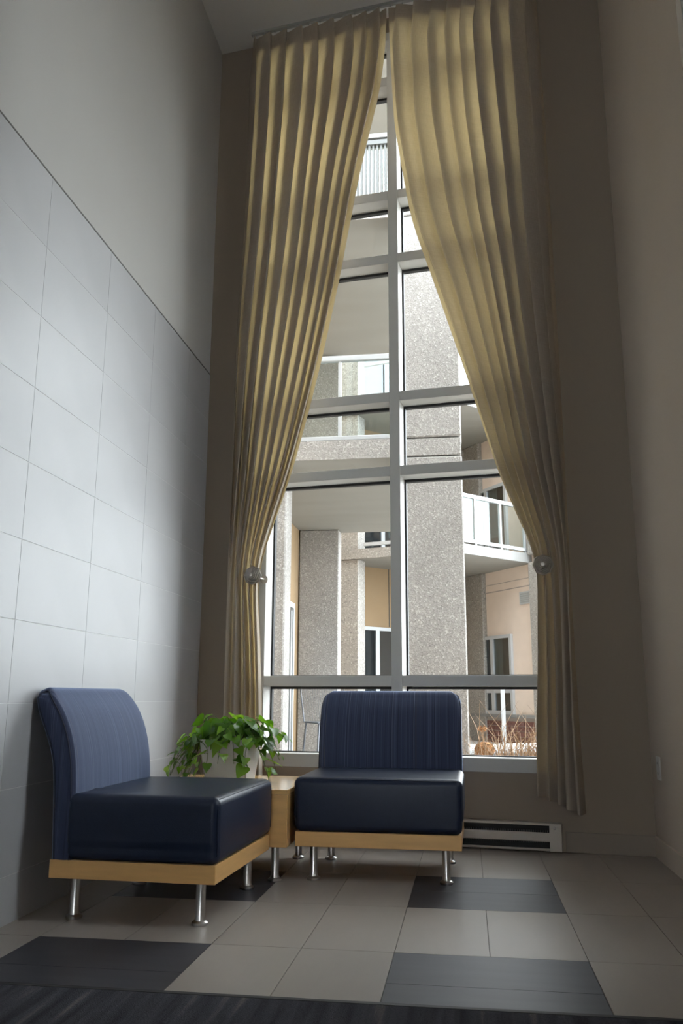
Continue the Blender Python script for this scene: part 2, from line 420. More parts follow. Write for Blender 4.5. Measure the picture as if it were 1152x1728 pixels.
# wall behind the camera, with an unseen window added as fill light
FX0, FX1, FZ0, FZ1 = .55, 1.85, .7, 3.1
wf = MB().box(XL - .3, FX0, YF - .2, YF, 0, CEIL + .25).box(FX1, XR + .22, YF - .2, YF, 0, CEIL + .25).box(FX0, FX1, YF - .2, YF, 0, FZ0).box(FX0, FX1, YF - .2, YF, FZ1, CEIL + .25)
wf = wf.build('wall_front', 'paint_right'); tag(wf, kind='structure')
ce = MB().prism(clip_wall([(XL - .3, YF - .2), (XR + .22, YF - .2), (XR + .22, 3), (XL - .3, 3)], .1), CEIL, CEIL + .2).build('ceiling', 'ceiling_paint')
tag(ce, kind='structure')

def simple_window(name, x0, x1, z0, z1, o0, depth, loc, rot, nm, nz, w=.06):
    """frame in its own u/o/z frame with mullions, panes"""
    fr = MB().box(x0, x0 + w, o0, o0 + depth, z0, z1).box(x1 - w, x1, o0, o0 + depth, z0, z1).box(x0 + w, x1 - w, o0, o0 + depth, z0, z0 + w).box(x0 + w, x1 - w, o0, o0 + depth, z1 - w, z1)
    fr = fr.build(name, 'frame_metal', None, loc, rot, bevel=.003, seg=1); tag(fr, kind='structure')
    us = [x0 + w + (x1 - x0 - 2 * w) * i / nm for i in range(nm + 1)]
    zs = nz
    for u in us[1:-1]: MB().box(u - w / 2, u + w / 2, o0, o0 + depth, z0 + w, z1 - w).build('mullion', 'frame_metal', fr)
    for i in range(nm):
        a = us[i] + (w / 2 if i else 0); b = us[i + 1] - (w / 2 if i < nm - 1 else 0)
        zz = [z0 + w] + zs + [z1 - w]
        for z in zs: MB().box(a, b, o0, o0 + depth, z - w / 2, z + w / 2).build('transom', 'frame_metal', fr)
        for k in range(len(zz) - 1):
            MB().box(a, b, o0 + depth * .7, o0 + depth * .7 + .006, zz[k] + (w / 2 if k else 0), zz[k + 1] - (w / 2 if k < len(zz) - 2 else 0)).build('pane', 'window_glass', fr)
    return fr
# window_2: frame runs along -y on the right wall
w2 = simple_window('window_2', -WY1, -WY0, WZ0, WZ1, .02, .14, (XR, 0, 0), -math.pi / 2, 1, [2.2, 3.56])
w3 = simple_window('fill_window', FX0, FX1, FZ0, FZ1, 0, .12, (0, YF - .16, 0), 0, 2, [1.9])  # made-up window that brightens surfaces facing the camera

# ------------------------------------------------------------------ the tall window
FD = .165
win = MB().box(F0, -.985, 0, FD, ZB, ZT).box(.69, F1, 0, FD, ZB, ZT).box(-.985, .69, 0, FD, ZB, .475).box(-.985, .69, 0, FD, 5.27, ZT)
win = win.build('window_1', 'frame_metal', None, OW, ANG, bevel=.002, seg=1); tag(win, kind='structure')
MB().box(-.182, -.117, -.004, FD, .475, 5.27).build('mullion', 'frame_metal', win, bevel=.002, seg=1)
TR = [(.868, .930), (2.140, 2.203), (2.625, 2.688), (3.578, 3.642), (4.040, 4.105), (4.910, 4.980)]
bays = [(-.985, -.182), (-.117, .69)]
zr = [(.475, .868), (.930, 2.140), (2.203, 2.625), (2.688, 3.578), (3.642, 4.040), (4.105, 4.910), (4.980, 5.27)]
for a, b in bays:
    for z0, z1 in TR: MB().box(a, b, 0, FD, z0, z1).build('transom', 'frame_metal', win, bevel=.002, seg=1)
    for z0, z1 in zr:
        g = .011
        MB().box(a, a + g, .118, .15, z0, z1).box(b - g, b, .118, .15, z0, z1).box(a + g, b - g, .118, .15, z0, z0 + .006).box(a + g, b - g, .118, .15, z1 - .016, z1).build('gasket', 'gasket', win)
        MB().box(a + g * .8, b - g * .8, .130, .138, z0 + .004, z1 - .012).build('pane', 'window_glass', win)

# baseboards
bb = MB().box(.765, UR - .004, -.013, 0, 0, .105).build('baseboard_back', 'paint_trim', None, OW, ANG, bevel=.003); tag(bb, kind='structure')
br = MB().box(XR - .013, XR, YF, wally(XR) - .02, 0, .105).build('baseboard_right', 'paint_right', bevel=.003); tag(br, kind='structure')

# ------------------------------------------------------------------ baseboard heater
HU0, HU1 = -.78, .748
he = empty('baseboard_heater', wpt((HU0 + HU1) / 2, 0), ANG, label='long cream electric baseboard heater with two dark slots under the window', cat='heater')
hl = (HU1 - HU0) / 2
MB().box(-hl, hl, -.012, -.001, .012, .150).build('back_panel', 'heater_metal', he)
def hprof(name, prof, x0, x1, mat='heater_metal', **k):
    m = MB(); n = len(prof)
    m.add([(x0, y, z) for y, z in prof] + [(x1, y, z) for y, z in prof], [tuple(range(n)), tuple(range(2 * n - 1, n - 1, -1))] + [(i, n + i, n + (i + 1) % n, (i + 1) % n) for i in range(n)])
    return m.build(name, mat, he, **k)
hprof('top_cover', [(-.001, .150), (-.058, .150), (-.064, .144), (-.064, .139), (-.056, .139), (-.052, .144), (-.001, .144)], -hl, hl - .001)
hprof('front_cover', [(-.060, .056), (-.066, .061), (-.066, .094), (-.059, .103), (-.056, .100), (-.061, .092), (-.061, .063), (-.057, .059)], -hl + .06, hl - .062)
hprof('bottom_lip', [(-.001, .010), (-.060, .010), (-.064, .016), (-.064, .022), (-.059, .022), (-.058, .016), (-.001, .016)], -hl, hl - .001)
for s in (-1, 1):
    x0, x1 = (hl - .064, hl) if s > 0 else (-hl, -hl + .064)
    e_ = MB().box(x0, x1, -.067, -.003, .008, .1495).build('end_cap', 'heater_metal', he, bevel=.004)
    if s > 0: MB().lathe([(.0075, 0), (.0075, .004), (.005, .007), (.0, .008)], 14, (x0 + .028, -.067, .128), 'y').build('screw', 'steel', e_, smooth=True)
MB().box(-hl + .066, hl - .066, -.018, -.0125, .017, .1435).build('slot_shade', 'dark_slot', he)  # near-black sheet stands in for the shade inside the slots
fm = MB()
for k in range(150):
    x = -hl + .075 + k * (2 * hl - .15) / 149; fm.box(x - .0004, x + .0004, -.052, -.014, .048, .11)
fo = fm.build('fin', 'heater_fin', he); fo['kind'] = 'stuff'
MB().lathe([(.008, -hl + .07), (.008, hl - .07)], 10, (0, 0, 0), 'x').build('heating_element', 'heater_fin', he, (0, -.033, .08))

# ------------------------------------------------------------------ wall outlet on the right wall
po = empty('wall_outlet', (XR, 1.712, .457), label='small white outlet plate low on the right wall', cat='outlet')
MB().box(-.006, 0, -.042, .042, -.058, .058).build('plate', 'plate_white', po, bevel=.002)
for s in (-1, 1):
    q = MB().box(-.008, -.005, -.017, .017, s * .025 - .014, s * .025 + .014).build('socket', 'plate_white', po, bevel=.002)
    for t in (-1, 1): MB().box(-.0084, -.0078, t * .007 - .0012, t * .007 + .0012, s * .025 - .005, s * .025 + .005).build('slot', 'dark_slot', q)

# ------------------------------------------------------------------ lounge chairs
CW, CD = .742, .64
def smooth_path(pts, n):
    out = []
    P = [Vector((a, b, 0)) for a, b in pts]; m = len(P)
    for i in range(m - 1):
        p0, p1, p2, p3 = P[max(i - 1, 0)], P[i], P[i + 1], P[min(i + 2, m - 1)]
        for k in range(n):
            t = k / n
            q = .5 * ((2 * p1) + (p2 - p0) * t + (2 * p0 - 5 * p1 + 4 * p2 - p3) * t * t + (3 * p1 - p0 - 3 * p2 + p3) * t ** 3)
            out.append((q.x, q.y))
    out.append(pts[-1]); return out
def make_chair(loc, rot, label):
    ch = empty('lounge_chair', loc, rot, label=label, cat='chair', group='navy lounge chairs by the window')
    hw, hd = CW / 2, CD / 2
    MB().box(-hw, hw, -hd, hd, .150, .214).build('base_frame', 'maple', ch, bevel=.002)
    leg = MB().lathe([(.029, 0), (.0305, .003), (.0305, .009), (.0265, .013), (.0205, .016), (.0192, .021), (.0178, .024), (.0178, .146), (.024, .147), (.024, .1505)], 24).mesh('leg', 'steel', smooth=True, autosmooth=.6)
    for sx in (-1, 1):
        for sy_ in (-1, 1): put('leg', leg, ch, (sx * (hw - .072), sy_ * (hd - .075), 0))
    # seat cushion: puffy rounded block
    sy0, sy1 = -hd - .008, .262
    hx, hy, hz = hw + .010, (sy1 - sy0) / 2, (.447 - .2142) / 2
    def puff(p):
        x, y, z = p
        cx_ = max(0, 1 - (x / hx) ** 2); cy_ = max(0, 1 - (y / hy) ** 2); cz = max(0, 1 - (z / hz) ** 2)
        if z > 0: z += .008 * (cx_ * cy_) ** .6 * (z / hz)
        if z < -hz * .5: x *= .985
        y -= .006 * cx_ * cz * (1 if y < 0 else 0)
        # light creases where the cushion meets the back
        if y > hy * .55 and z > hz * .8: z -= .004 * math.sin(x * 46 + y * 30) * math.exp(-((x + .22) / .08) ** 2) * min(1, (y / hy - .55) * 4)
        return (x, y, z)
    V, F = rbox(hx, hy, hz, .030, 6, 14, puff)
    st = MB().add(V, F).build('seat', 'leather', ch, (0, (sy0 + sy1) / 2, (.447 + .2142) / 2), smooth=True)
    sm = MB()
    for sx in (-1, 1):
        sm.tube([(sx * (hx - .0095), -hy + .0035, -hz + .03 + (2 * hz - .07) * k / 8) for k in range(9)], .0018, 6)
    sm.tube([(-hx + .03 + (2 * hx - .06) * k / 20, -hy + .008, hz - .0085 + .0018 * (1 - ((k - 10) / 10) ** 2)) for k in range(21)], .0018, 6)
    sm.build('seam', 'leather', st, smooth=True)
    # backrest: curved slab, profile (y,z) running up the front and down the rear
    front = [(.232, .214), (.236, .32), (.240, .43), (.246, .52), (.258, .60), (.279, .675), (.311, .745), (.348, .797)]
    top = [(.348, .797), (.374, .827), (.402, .838), (.427, .824), (.434, .797)]
    rear = [(.434, .797), (.419, .745), (.390, .680), (.361, .610), (.342, .530), (.333, .43), (.327, .32), (.320, .214)]
    pf, pt, pr = smooth_path(front, 4), smooth_path(top, 4), smooth_path(rear, 4)
    prof = pf + pt[1:] + pr[1:]
    n = len(prof); nx = 14
    bhw = hw - .002; rr = .022
    m = MB(); xs = []
    for k in range(6):
        a = math.pi / 2 * k / 5; xs.append((-bhw + rr - rr * math.cos(a), rr * (1 - math.sin(a))))
    for k in range(1, nx): xs.append((-bhw + rr + 2 * (bhw - rr) * k / nx, 0))
    xs += [(-a, b) for a, b in xs[:6][::-1]]
    # inward normals of the profile
    nor = []
    for i in range(n):
        a, b = prof[max(i - 1, 0)], prof[min(i + 1, n - 1)]; d = Vector((b[0] - a[0], b[1] - a[1])).normalized(); nor.append((d.y, -d.x))
    def pt_(x, ins, i, crown=0):
        zc = prof[i][1] - .755
        if zc > 0: x *= 1 - (.078 - math.sqrt(max(0, .078 ** 2 - zc ** 2))) * .42 / bhw
        return (x, prof[i][0] + nor[i][0] * ins - (crown if i < len(pf) else 0), prof[i][1] + nor[i][1] * ins)
    # the front path goes up: direction (0,+z) -> normal (1,0)=towards the rear = inwards
    vs = []
    for x, ins in xs:
        c = 1 - (x / bhw) ** 2
        for i in range(n): vs.append(pt_(x, ins, i, .006 * c * math.sin(math.pi * min(1, i / len(pf)))))
    fs = [(a * n + i, a * n + i + 1, (a + 1) * n + i + 1, (a + 1) * n + i) for a in range(len(xs) - 1) for i in range(n - 1)]
    bk = m.add(vs, fs).build('backrest', 'stripe_front', ch, smooth=True)
    for s in (-1, 1):
        # side panel: fan between front and rear profile
        q = MB(); pp = [pt_(s * bhw, rr, i) for i in range(n)]
        half = n // 2; vv = []; ff = []
        for i in range(half + 1):
            a, b = Vector(pp[i]), Vector(pp[n - 1 - i])
            for k in range(7):
                t = k / 6; p = a.lerp(b, t); p.x += s * .004 * math.sin(math.pi * t); vv.append(p)
        for i in range(half):
            for k in range(6): ff.append((i * 7 + k, i * 7 + k + 1, (i + 1) * 7 + k + 1, (i + 1) * 7 + k))
        q.add(vv, ff).build('side_panel', 'stripe_side', bk, smooth=True)
        MB().tube([pt_(s * (bhw - .001), rr * .62, i) for i in range(0, n)], .0032, 6).build('piping', 'piping', bk, smooth=True)
    return ch
make_chair((.262, .538, 0), math.pi / 2 - .035, 'navy lounge chair with its back against the grey tiled wall')
make_chair((1.066, 1.310, 0), -.01, 'navy lounge chair standing in front of the tall window, facing the carpet')

# ------------------------------------------------------------------ side table
TX0, TX1, TY0, TY1, TZ0, TZ1 = -.035, .664, .943, 1.625, .151, .396
tb = empty('side_table', ((TX0 + TX1) / 2, (TY0 + TY1) / 2, 0), label='low square maple side table on steel legs between the two chairs', cat='table')
thx, thy = (TX1 - TX0) / 2, (TY1 - TY0) / 2
MB().box(-thx, thx, -thy, thy, TZ0, TZ1 - .0205).build('body', 'maple', tb, bevel=.002)
MB().box(-thx, thx, -thy, thy, TZ1 - .020, TZ1).build('table_top', 'maple_top', tb, bevel=.002)
tleg = MB().lathe([(.029, 0), (.0305, .003), (.0305, .009), (.0265, .013), (.0205, .016), (.0192, .021), (.0178, .024), (.0178, .147), (.024, .148), (.024, .1512)], 24).mesh('leg', 'steel', smooth=True, autosmooth=.6)
for sx in (-1, 1):
    for sy_ in (-1, 1): put('leg', tleg, tb, (sx * (thx - .065), sy_ * (thy - .065), 0))

# ------------------------------------------------------------------ potted pothos
PL = Vector((.315, 1.245, TZ1))
pl = empty('potted_plant', PL, label='trailing green pothos in a square tapered grey pot on the side table', cat='plant')
m = MB(); ht, hb_, ph = .128, .100, .206
def sq(h, z, rr=.014, n=5):
    o = []
    for cx_, cy_, a0 in ((h - rr, h - rr, 0), (-h + rr, h - rr, 90), (-h + rr, -h + rr, 180), (h - rr, -h + rr, 270)):
        for k in range(n): a = math.radians(a0 + 90 * k / (n - 1)); o.append((cx_ + rr * math.cos(a), cy_ + rr * math.sin(a), z))
    return o
rings = [sq(hb_ - .006, 0), sq(hb_, .004), sq(ht - .001, ph - .006), sq(ht, ph - .003), sq(ht - .002, ph), sq(ht - .007, ph), sq(ht - .009, ph - .003), sq(ht - .022, .06)]
nr = len(rings[0]); vs = [p for r_ in rings for p in r_]
fs = [(i * nr + k, i * nr + (k + 1) % nr, (i + 1) * nr + (k + 1) % nr, (i + 1) * nr + k) for i in range(len(rings) - 1) for k in range(nr)] + [tuple(range(nr - 1, -1, -1))]
m.add(vs, fs).build('pot', 'pot_plastic', pl, smooth=True, autosmooth=.5)
so = sq(ht - .014, ph - .03)
MB().add(so + [(0, 0, ph - .02)], [(k, (k + 1) % nr, nr) for k in range(nr)]).build('soil', 'soil', pl, smooth=True)
def leaf_mesh(bend, fold, seed):
    rr = random.Random(seed); m = MB()
    # heart outline, stem at the origin, tip along +y
    ts = [0, .08, .2, .36, .52, .68, .83, .94, 1]
    wd = [.0, .30, .47, .52, .46, .345, .2, .08, .0]
    yy = [.0, -.09, -.02, .15, .34, .54, .73, .89, 1.03]
    cy_ = [.0, .02, .12, .24, .38, .55, .73, .89, 1.03]
    vs = []
    for i in range(9):
        for s, f_ in ((-1, 1), (-1, .5), (0, 0), (1, .5), (1, 1)):
            x = s * f_ * wd[i]; y = cy_[i] + (yy[i] - cy_[i]) * abs(s * f_)
            z = fold * abs(x) - bend * y * y + rr.uniform(-.012, .012) * f_
            vs.append((x, y, z))
    fs = [(i * 5 + k, i * 5 + k + 1, i * 5 + k + 6, i * 5 + k + 5) for i in range(8) for k in range(4)]
    return m.add(vs, fs).mesh('leaf', 'leaf', smooth=True)
LM = [leaf_mesh(b, f_, s) for s, (b, f_) in enumerate(((.25, .18), (.45, .3), (.1, .25), (.35, .08), (.6, .2)))]
def add_leaf(p, d, nrm, size):
    d = d.normalized(); nrm = (nrm - d * nrm.dot(d)).normalized(); x = d.cross(nrm)
    o = bpy.data.objects.new('leaf', R.choice(LM)); COL.objects.link(o); o.parent = pl
    mt = Matrix.Identity(4)
    for i in range(3): mt[i][0] = x[i] * size; mt[i][1] = d[i] * size; mt[i][2] = nrm[i] * size; mt[i][3] = p[i]
    o.matrix_local = mt
def vine(az, reach, rise, drop, nleaf, big=1.0, t0=.25, side=0):
    a = math.radians(az); dr = Vector((math.cos(a), math.sin(a), 0)); pr = Vector((-dr.y, dr.x, 0))
    st = dr * R.uniform(.02, .07) + pr * R.uniform(-.04, .04) + Vector((0, 0, ph - .022))
    P = [st, st + dr * .03 + Vector((0, 0, rise * .8)), dr * reach * .7 + pr * side * .5 + Vector((0, 0, ph + rise)), dr * reach + pr * side + Vector((0, 0, ph + rise * .3 - drop))]
    pts = []
    for k in range(15):
        t = k / 14; q = P[0] * (1 - t) ** 3 + P[1] * 3 * t * (1 - t) ** 2 + P[2] * 3 * t * t * (1 - t) + P[3] * t ** 3
        hx_ = max(abs(q.x), abs(q.y))
        if q.z < ph + .008 and .06 < hx_ < ht + .012 and k > 5: q = q * 1; s_ = (ht + .012) / hx_; q.x *= s_; q.y *= s_
        q.z = max(q.z, .006); pts.append(q)
    MB().tube(pts, [.0024 - .001 * k / 14 for k in range(15)], 5).build('vine', 'vine_stem', pl, smooth=True)
    for i in range(nleaf):
        t = t0 + (1 - t0) * (i + .5 * R.random()) / max(1, nleaf - .5); k = min(13, int(t * 14)); fr = t * 14 - k
        p = pts[k].lerp(pts[min(14, k + 1)], min(1, fr)); tan = (pts[min(14, k + 1)] - pts[max(0, k - 1)]).normalized()
        sd = 1 if i % 2 else -1
        sidev = tan.cross(Vector((0, 0, 1))); sidev = sidev.normalized() if sidev.length > .1 else pr
        pet = (sidev * sd * R.uniform(.3, 1) + dr * R.uniform(.1, .6) + Vector((0, 0, R.uniform(.0, .6)))).normalized() * R.uniform(.012, .03)
        base = p + pet
        d = sidev * sd * R.uniform(.2, .9) + dr * R.uniform(.3, .9) + Vector((0, 0, R.uniform(-.9, -.05)))
        nr_ = Vector((R.uniform(-.4, .4), R.uniform(-.4, .4), R.uniform(.5, 1))) + dr * R.uniform(.2, .9)
        sz = big * R.uniform(.036, .070)
        dn = d.normalized()
        base.z = max(base.z, .042 - dn.z * sz)
        # keep leaves out of the pot wall
        tip = base + dn * sz
        for q in (base, tip):
            if max(abs(q.x), abs(q.y)) < ht + .006 and q.z < ph + .012: base += Vector((0, 0, ph + .014 - q.z)) if q.z > ph - .06 else dr * .06
        MB().tube([p, p.lerp(base, .5) + Vector((0, 0, .004)), base], .0012, 4).build('petiole', 'vine_stem', pl)
        add_leaf(base, d, nr_, sz)
for az in range(0, 360, 20): vine(az + R.uniform(-12, 12), R.uniform(.10, .19), R.uniform(.05, .10), R.uniform(-.02, .05), 5, 1.05)
for az, re, ri, dp, n_ in ((170, .27, .05, .16, 7), (185, .24, .04, .20, 8), (200, .27, .06, .13, 7), (215, .22, .04, .22, 7), (160, .30, .07, .06, 6), (190, .31, .03, .21, 6), (178, .20, .03, .22, 7),
                           (5, .24, .06, .12, 6), (-12, .27, .09, .02, 6), (-25, .22, .05, .18, 7), (20, .26, .08, .03, 6), (-5, .20, .03, .21, 6), (255, .20, .05, .12, 5), (285, .17, .04, .12, 5), (310, .20, .05, .19, 6), (235, .20, .03, .20, 6), (182, .26, .06, .10, 7), (196, .22, .05, .17, 7), (166, .25, .04, .19, 7), (208, .29, .05, .19, 7), (10, .22, .05, .16, 6)):
    vine(az, re, ri, dp, n_, 1.0, .3, R.uniform(-.05, .05))
# a few tall leaves on top
for az, re, ri in ((175, .15, .15), (150, .10, .12), (95, .06, .13), (60, .10, .12), (20, .16, .12), (-30, .12, .10), (250, .08, .11), (290, .10, .09)):
    vine(az, re, ri, -.03, 3, 1.25, .6)

# ------------------------------------------------------------------ curtains
def interp(tab, z):
    # tab sorted by z descending
    if z >= tab[0][0]: return tab[0][1]
    for (z0, a), (z1, b) in zip(tab, tab[1:]):
        if z >= z1: t = (z0 - z) / (z0 - z1); return a + (b - a) * t
    return tab[-1][1]
def smooth_tab(tab):
    out = []
    for k in range(200):
        z = tab[0][0] + (tab[-1][0] - tab[0][0]) * k / 199
        out.append((z, sum(interp(tab, z + d * .06) for d in (-2, -1, 0, 1, 2)) / 5))
    return out
CTOP = 5.412
def make_curtain(label, inner, outer, bottom, tie_z, nf, seed, sgn):
    """sgn +1: inner edge lies at larger u (left curtain). s=0 outer, s=1 inner"""
    rr = random.Random(seed); inner, outer = smooth_tab(inner), smooth_tab(outer)
    cu = empty('curtain', wpt(interp(outer, 1), -.13), ANG, label=label, cat='curtain', group='beige linen curtains')
    org = (interp(outer, 1), -.13)
    ph1, ph2 = rr.uniform(0, 6), rr.uniform(0, 6)
    amps = [rr.uniform(.75, 1.25) for _ in range(nf + 3)]; kv = [rr.random() for _ in range(nf + 1)]; am2 = [rr.uniform(.7, 1.3) for _ in range(6)]; nb = 4.6
    wsp = [rr.uniform(.8, 1.22) for _ in range(nf)]; tot = sum(wsp); cum = [0]
    for q in wsp: cum.append(cum[-1] + q / tot)
    def fold(s):
        # uneven pleat spacing -> phase
        for i in range(nf):
            if s <= cum[i + 1] or i == nf - 1: return i + (s - cum[i]) / (cum[i + 1] - cum[i])
    NS = nf * 26; zs = []
    nz = 150
    def surf(s, t):
        # t 0 top .. 1 bottom ; the hem follows bottom(s)
        zb = bottom[0] + (bottom[1] - bottom[0]) * s
        z = CTOP + (zb - CTOP) * t
        ui, uo = interp(inner, z), interp(outer, z); w = abs(ui - uo)
        g = s
        fv = fold(s); fi = int(min(fv, nf - 1e-6)); f_ = fv - fi
        am = amps[fi]
        spacing = w / nf
        near = math.exp(-((z - tie_z) / .30) ** 2)
        topk = min(1, (CTOP - z) / .30)
        below = min(1, max(0, (tie_z - z) / .3))
        A = (.018 + .023 * topk) * am * (1 - .2 * near)
        def zfold(fr, k): return fr - k * math.sin(2 * math.pi * fr), math.sin(2 * math.pi * fr)
        kk = (.20 + .26 * topk) * (.92 + .28 * kv[fi]) + .05 * math.sin(z * 1.1 + 2.1 * fi + ph1) * topk
        kk *= 1 - .35 * min(1, max(0, (tie_z + .5 - z) / .5))
        du, o1 = zfold(f_ - .5, kk); gs1 = cum[fi] + (cum[fi + 1] - cum[fi]) * (du + .5)
        # lower down the pleats merge into fewer, broader folds
        bl2 = min(1, max(0, (tie_z + .75 - z) / 1.0)); bl2 = bl2 * bl2 * (3 - 2 * bl2) * .85
        f2 = s * nb + .12 * math.sin(5 * s + ph2); i2 = math.floor(f2); q2 = f2 - i2
        d2, o2 = zfold(q2 - .5, .17 + .08 * below)
        gs2 = s + (d2 - (q2 - .5)) / nb
        gs = gs1 * (1 - bl2) + gs2 * bl2
        o = A * o1 * (1 - bl2) + (.040 * (1 - .35 * near)) * o2 * bl2 * am2[i2 % len(am2)]
        big = .018 * math.sin(2 * math.pi * 1.4 * s + ph2) * topk * (1 - .6 * near)
        u = uo + (ui - uo) * gs
        u += .006 * math.sin(z * 2.3 + ph2 + 5 * s) * topk
        edge = min(1, s / .05, (1 - s) / .03)
        base = .0 - .012 * near * s
        y = base + (o + big) * (.35 + .65 * edge)
        ret = max(0, 1 - s / .035); y = y * (1 - ret) + .122 * ret; u += (uo - u) * ret
        return u, y, z
    m = MB(); vs = []; uv = []
    for j in range(nz + 1):
        for i in range(NS + 1):
            u, y, z = surf(i / NS, j / nz); vs.append((u - org[0], y, z)); uv.append((i / NS * 2.2, z))
    fs = [(j * (NS + 1) + i, j * (NS + 1) + i + 1, (j + 1) * (NS + 1) + i + 1, (j + 1) * (NS + 1) + i) for j in range(nz) for i in range(NS)]
    m.add(vs, fs); m.uv = uv
    pan = m.build('panel', 'linen', cu, smooth=True)
    # stiff heading band and hem: second layer of cloth behind the panel
    for nm, t0, t1 in (('heading_band', .0005, .0235), ('hem', .976, .9995)):
        q = MB(); vs = []; uv = []
        for j in range(4):
            for i in range(NS + 1):
                u, y, z = surf(i / NS, t0 + (t1 - t0) * j / 3); vs.append((u - org[0], y + .004, z)); uv.append((i / NS * 2.2, z))
        q.add(vs, [(j * (NS + 1) + i, j * (NS + 1) + i + 1, (j + 1) * (NS + 1) + i + 1, (j + 1) * (NS + 1) + i) for j in range(3) for i in range(NS)]); q.uv = uv
        q.build(nm, 'linen', cu, smooth=True)
    return cu
LI = [(5.39, -.150), (5.094, -.166), (4.78, -.2), (4.225, -.324), (3.479, -.463), (2.962, -.578), (2.575, -.673), (2.159, -.784), (1.826, -.894), (1.589, -.965), (1.45, -.972), (1.209, -.95), (.79, -.93), (.2, -.92)]
LO = [(5.39, -1.17), (5.0, -1.18), (3.845, -1.185), (2.992, -1.205), (2.188, -1.205), (1.432, -1.2), (.719, -1.19), (.2, -1.19)]
RI = [(5.39, -.138), (5.04, -.133), (4.49, -.102), (3.781, .008), (3.353, .133), (2.864, .269), (2.515, .366), (2.07, .49), (1.749, .612), (1.593, .680), (1.376, .684), (.955, .664), (.58, .632), (.2, .622)]
RO = [(5.39, .84), (4.337, .855), (3.522, .860), (2.612, .864), (1.872, .864), (1.371, .862), (.737, .866), (.2, .878)]
make_curtain('beige linen curtain tied back at the left of the window, behind the pothos', LI, LO, (.22, .27), 1.53, 9, 3, 1)
make_curtain('beige linen curtain tied back at the right of the window, hem hanging above the heater', RI, RO, (.205, .31), 1.53, 9, 11, -1)
ct = empty('curtain_track', wpt(-.15, -.13, CEIL), ANG, label='slim white curtain track fixed to the ceiling above both curtains', cat='curtain track')
MB().box(-.99, .97, -.012, .012, -.022, 0).build('rail', 'track_white', ct, bevel=.002)
for k in range(24):
    x = -.98 + 1.93 * k / 23; MB().box(x - .004, x + .004, -.003, .003, -.034, -.020).build('hook', 'track_white', ct)

# ------------------------------------------------------------------ holdbacks
def holdback(u, z, label, front=-.195):
    h = empty('curtain_holdback', wpt(u, 0, z), ANG, label=label, cat='holdback', group='round pewter curtain holdbacks')
    prof = [(.0, .032), (.010, .031), (.012, .025), (.018, .028), (.021, .019), (.027, .023), (.030, .013), (.036, .017), (.039, .007), (.045, .011), (.049, .001), (.055, .005), (.060, .0), (.056, -.006), (.040, -.012), (.012, -.014), (.008, -.016)]
    MB().lathe([(max(r_, .0005), hh) for r_, hh in prof], 8, (0, front, 0), 'y').build('disc', 'nickel', h)
    MB().lathe([(.0055, .002), (.0055, -front - .01)], 12, (0, 0, 0), 'y').build('stem', 'nickel', h, smooth=True, autosmooth=.6)
    MB().lathe([(.026, .0), (.026, .006), (.018, .010), (.010, .012)], 20, (0, 0, 0), 'y').build('wall_plate', 'nickel', h, smooth=True, autosmooth=.6)
    return h
holdback(-.996, 1.524, 'faceted pewter holdback disc gathering the left curtain')
holdback(.722, 1.522, 'faceted pewter holdback disc gathering the right curtain')

# ================================================================== outdoors
YA = 4.2
S0, S1 = 2.864, 3.036
L2a, L2b = 5.20, 5.37
L3a, L3b = 7.54, 7.71
gr = MB().box(-30, 30, 2.6, 60, -.3, .10).build('ground', 'paving'); tag(gr, kind='structure')
gr2 = MB().box(2.75, 30, -30, 2.6, -.3, .0).build('ground', 'paving'); tag(gr2, kind='structure')
def part(parent, name, mat, mb, **k):
    lx, ly, lz = parent.location if parent.parent is None else parent.parent.location
    mb.v = [(a - lx, b - ly, c - lz) for a, b, c in mb.v]
    return mb.build(name, mat, parent, **k)
A = empty('balcony_block', (.45, 5.8, .1), label='exposed-aggregate balcony block right outside the window, tan wall under its soffit', cat='balcony')
BX0, BX1, YR = -.60, 1.485, 7.50
# columns
def column(parent, poly, z0, z1, mat='aggregate'): return part(parent, 'column', mat, MB().prism(poly, z0, z1), bevel=.012, seg=1)
def rect(x0, x1, y0, y1): return [(x0, y0), (x1, y0), (x1, y1), (x0, y1)]
column(A, rect(.93, 1.485, YA, YA + .30), .05, S0 - .004); part(A, 'column', 'aggregate', MB().prism(rect(.935, 1.48, YA + .004, YA + .30), S0 + .008, S1 - .008), bevel=.006, seg=1)
column(A, rect(.93, 1.485, YA, YA + .30), S1 + .004, L2a - .004); part(A, 'column', 'aggregate', MB().prism(rect(.935, 1.48, YA + .004, YA + .30), L2a + .008, L2b - .008), bevel=.006, seg=1)
column(A, rect(.93, 1.485, YA, YA + .30), L2b + .004, L3a)
column(A, rect(-.62, -.062, YA, YA + .26), .05, S0 - .002); column(A, rect(-.62, -.062, YA, YA + .26), S1, L2a)
column(A, rect(-.565, -.065, 7.40, 7.62), .05, S0 - .002); column(A, rect(-.565, -.065, 7.40, 7.62), S1, L2a); column(A, rect(-.565, -.065, 7.40, 7.62), L2b, L3a)
for z0, z1 in ((S0, S1), (L2a, L2b), (L3a, L3b)):
    sl = part(A, 'slab', 'soffit', MB().box(BX0, .929, YA + .012, 7.63, z0, z1))
    part(sl, 'edge_band', 'aggregate', MB().box(-.061, .929, YA, YA + .012, z0, z1))
    part(A, 'slab', 'soffit', MB().box(.929, 1.47, YA + .301, 7.63, z0, z1))
tw = part(A, 'wall', 'stucco_tan', MB().box(-1.6, -.575, YA + .27, 7.62, .05, S0)); part(A, 'wall', 'stucco_tan', MB().box(-1.6, -.575, YA + .27, 7.62, S1, L2a)); part(A, 'wall', 'stucco_tan', MB().box(-1.6, -.575, YA + .27, 7.62, L2b, L3a))
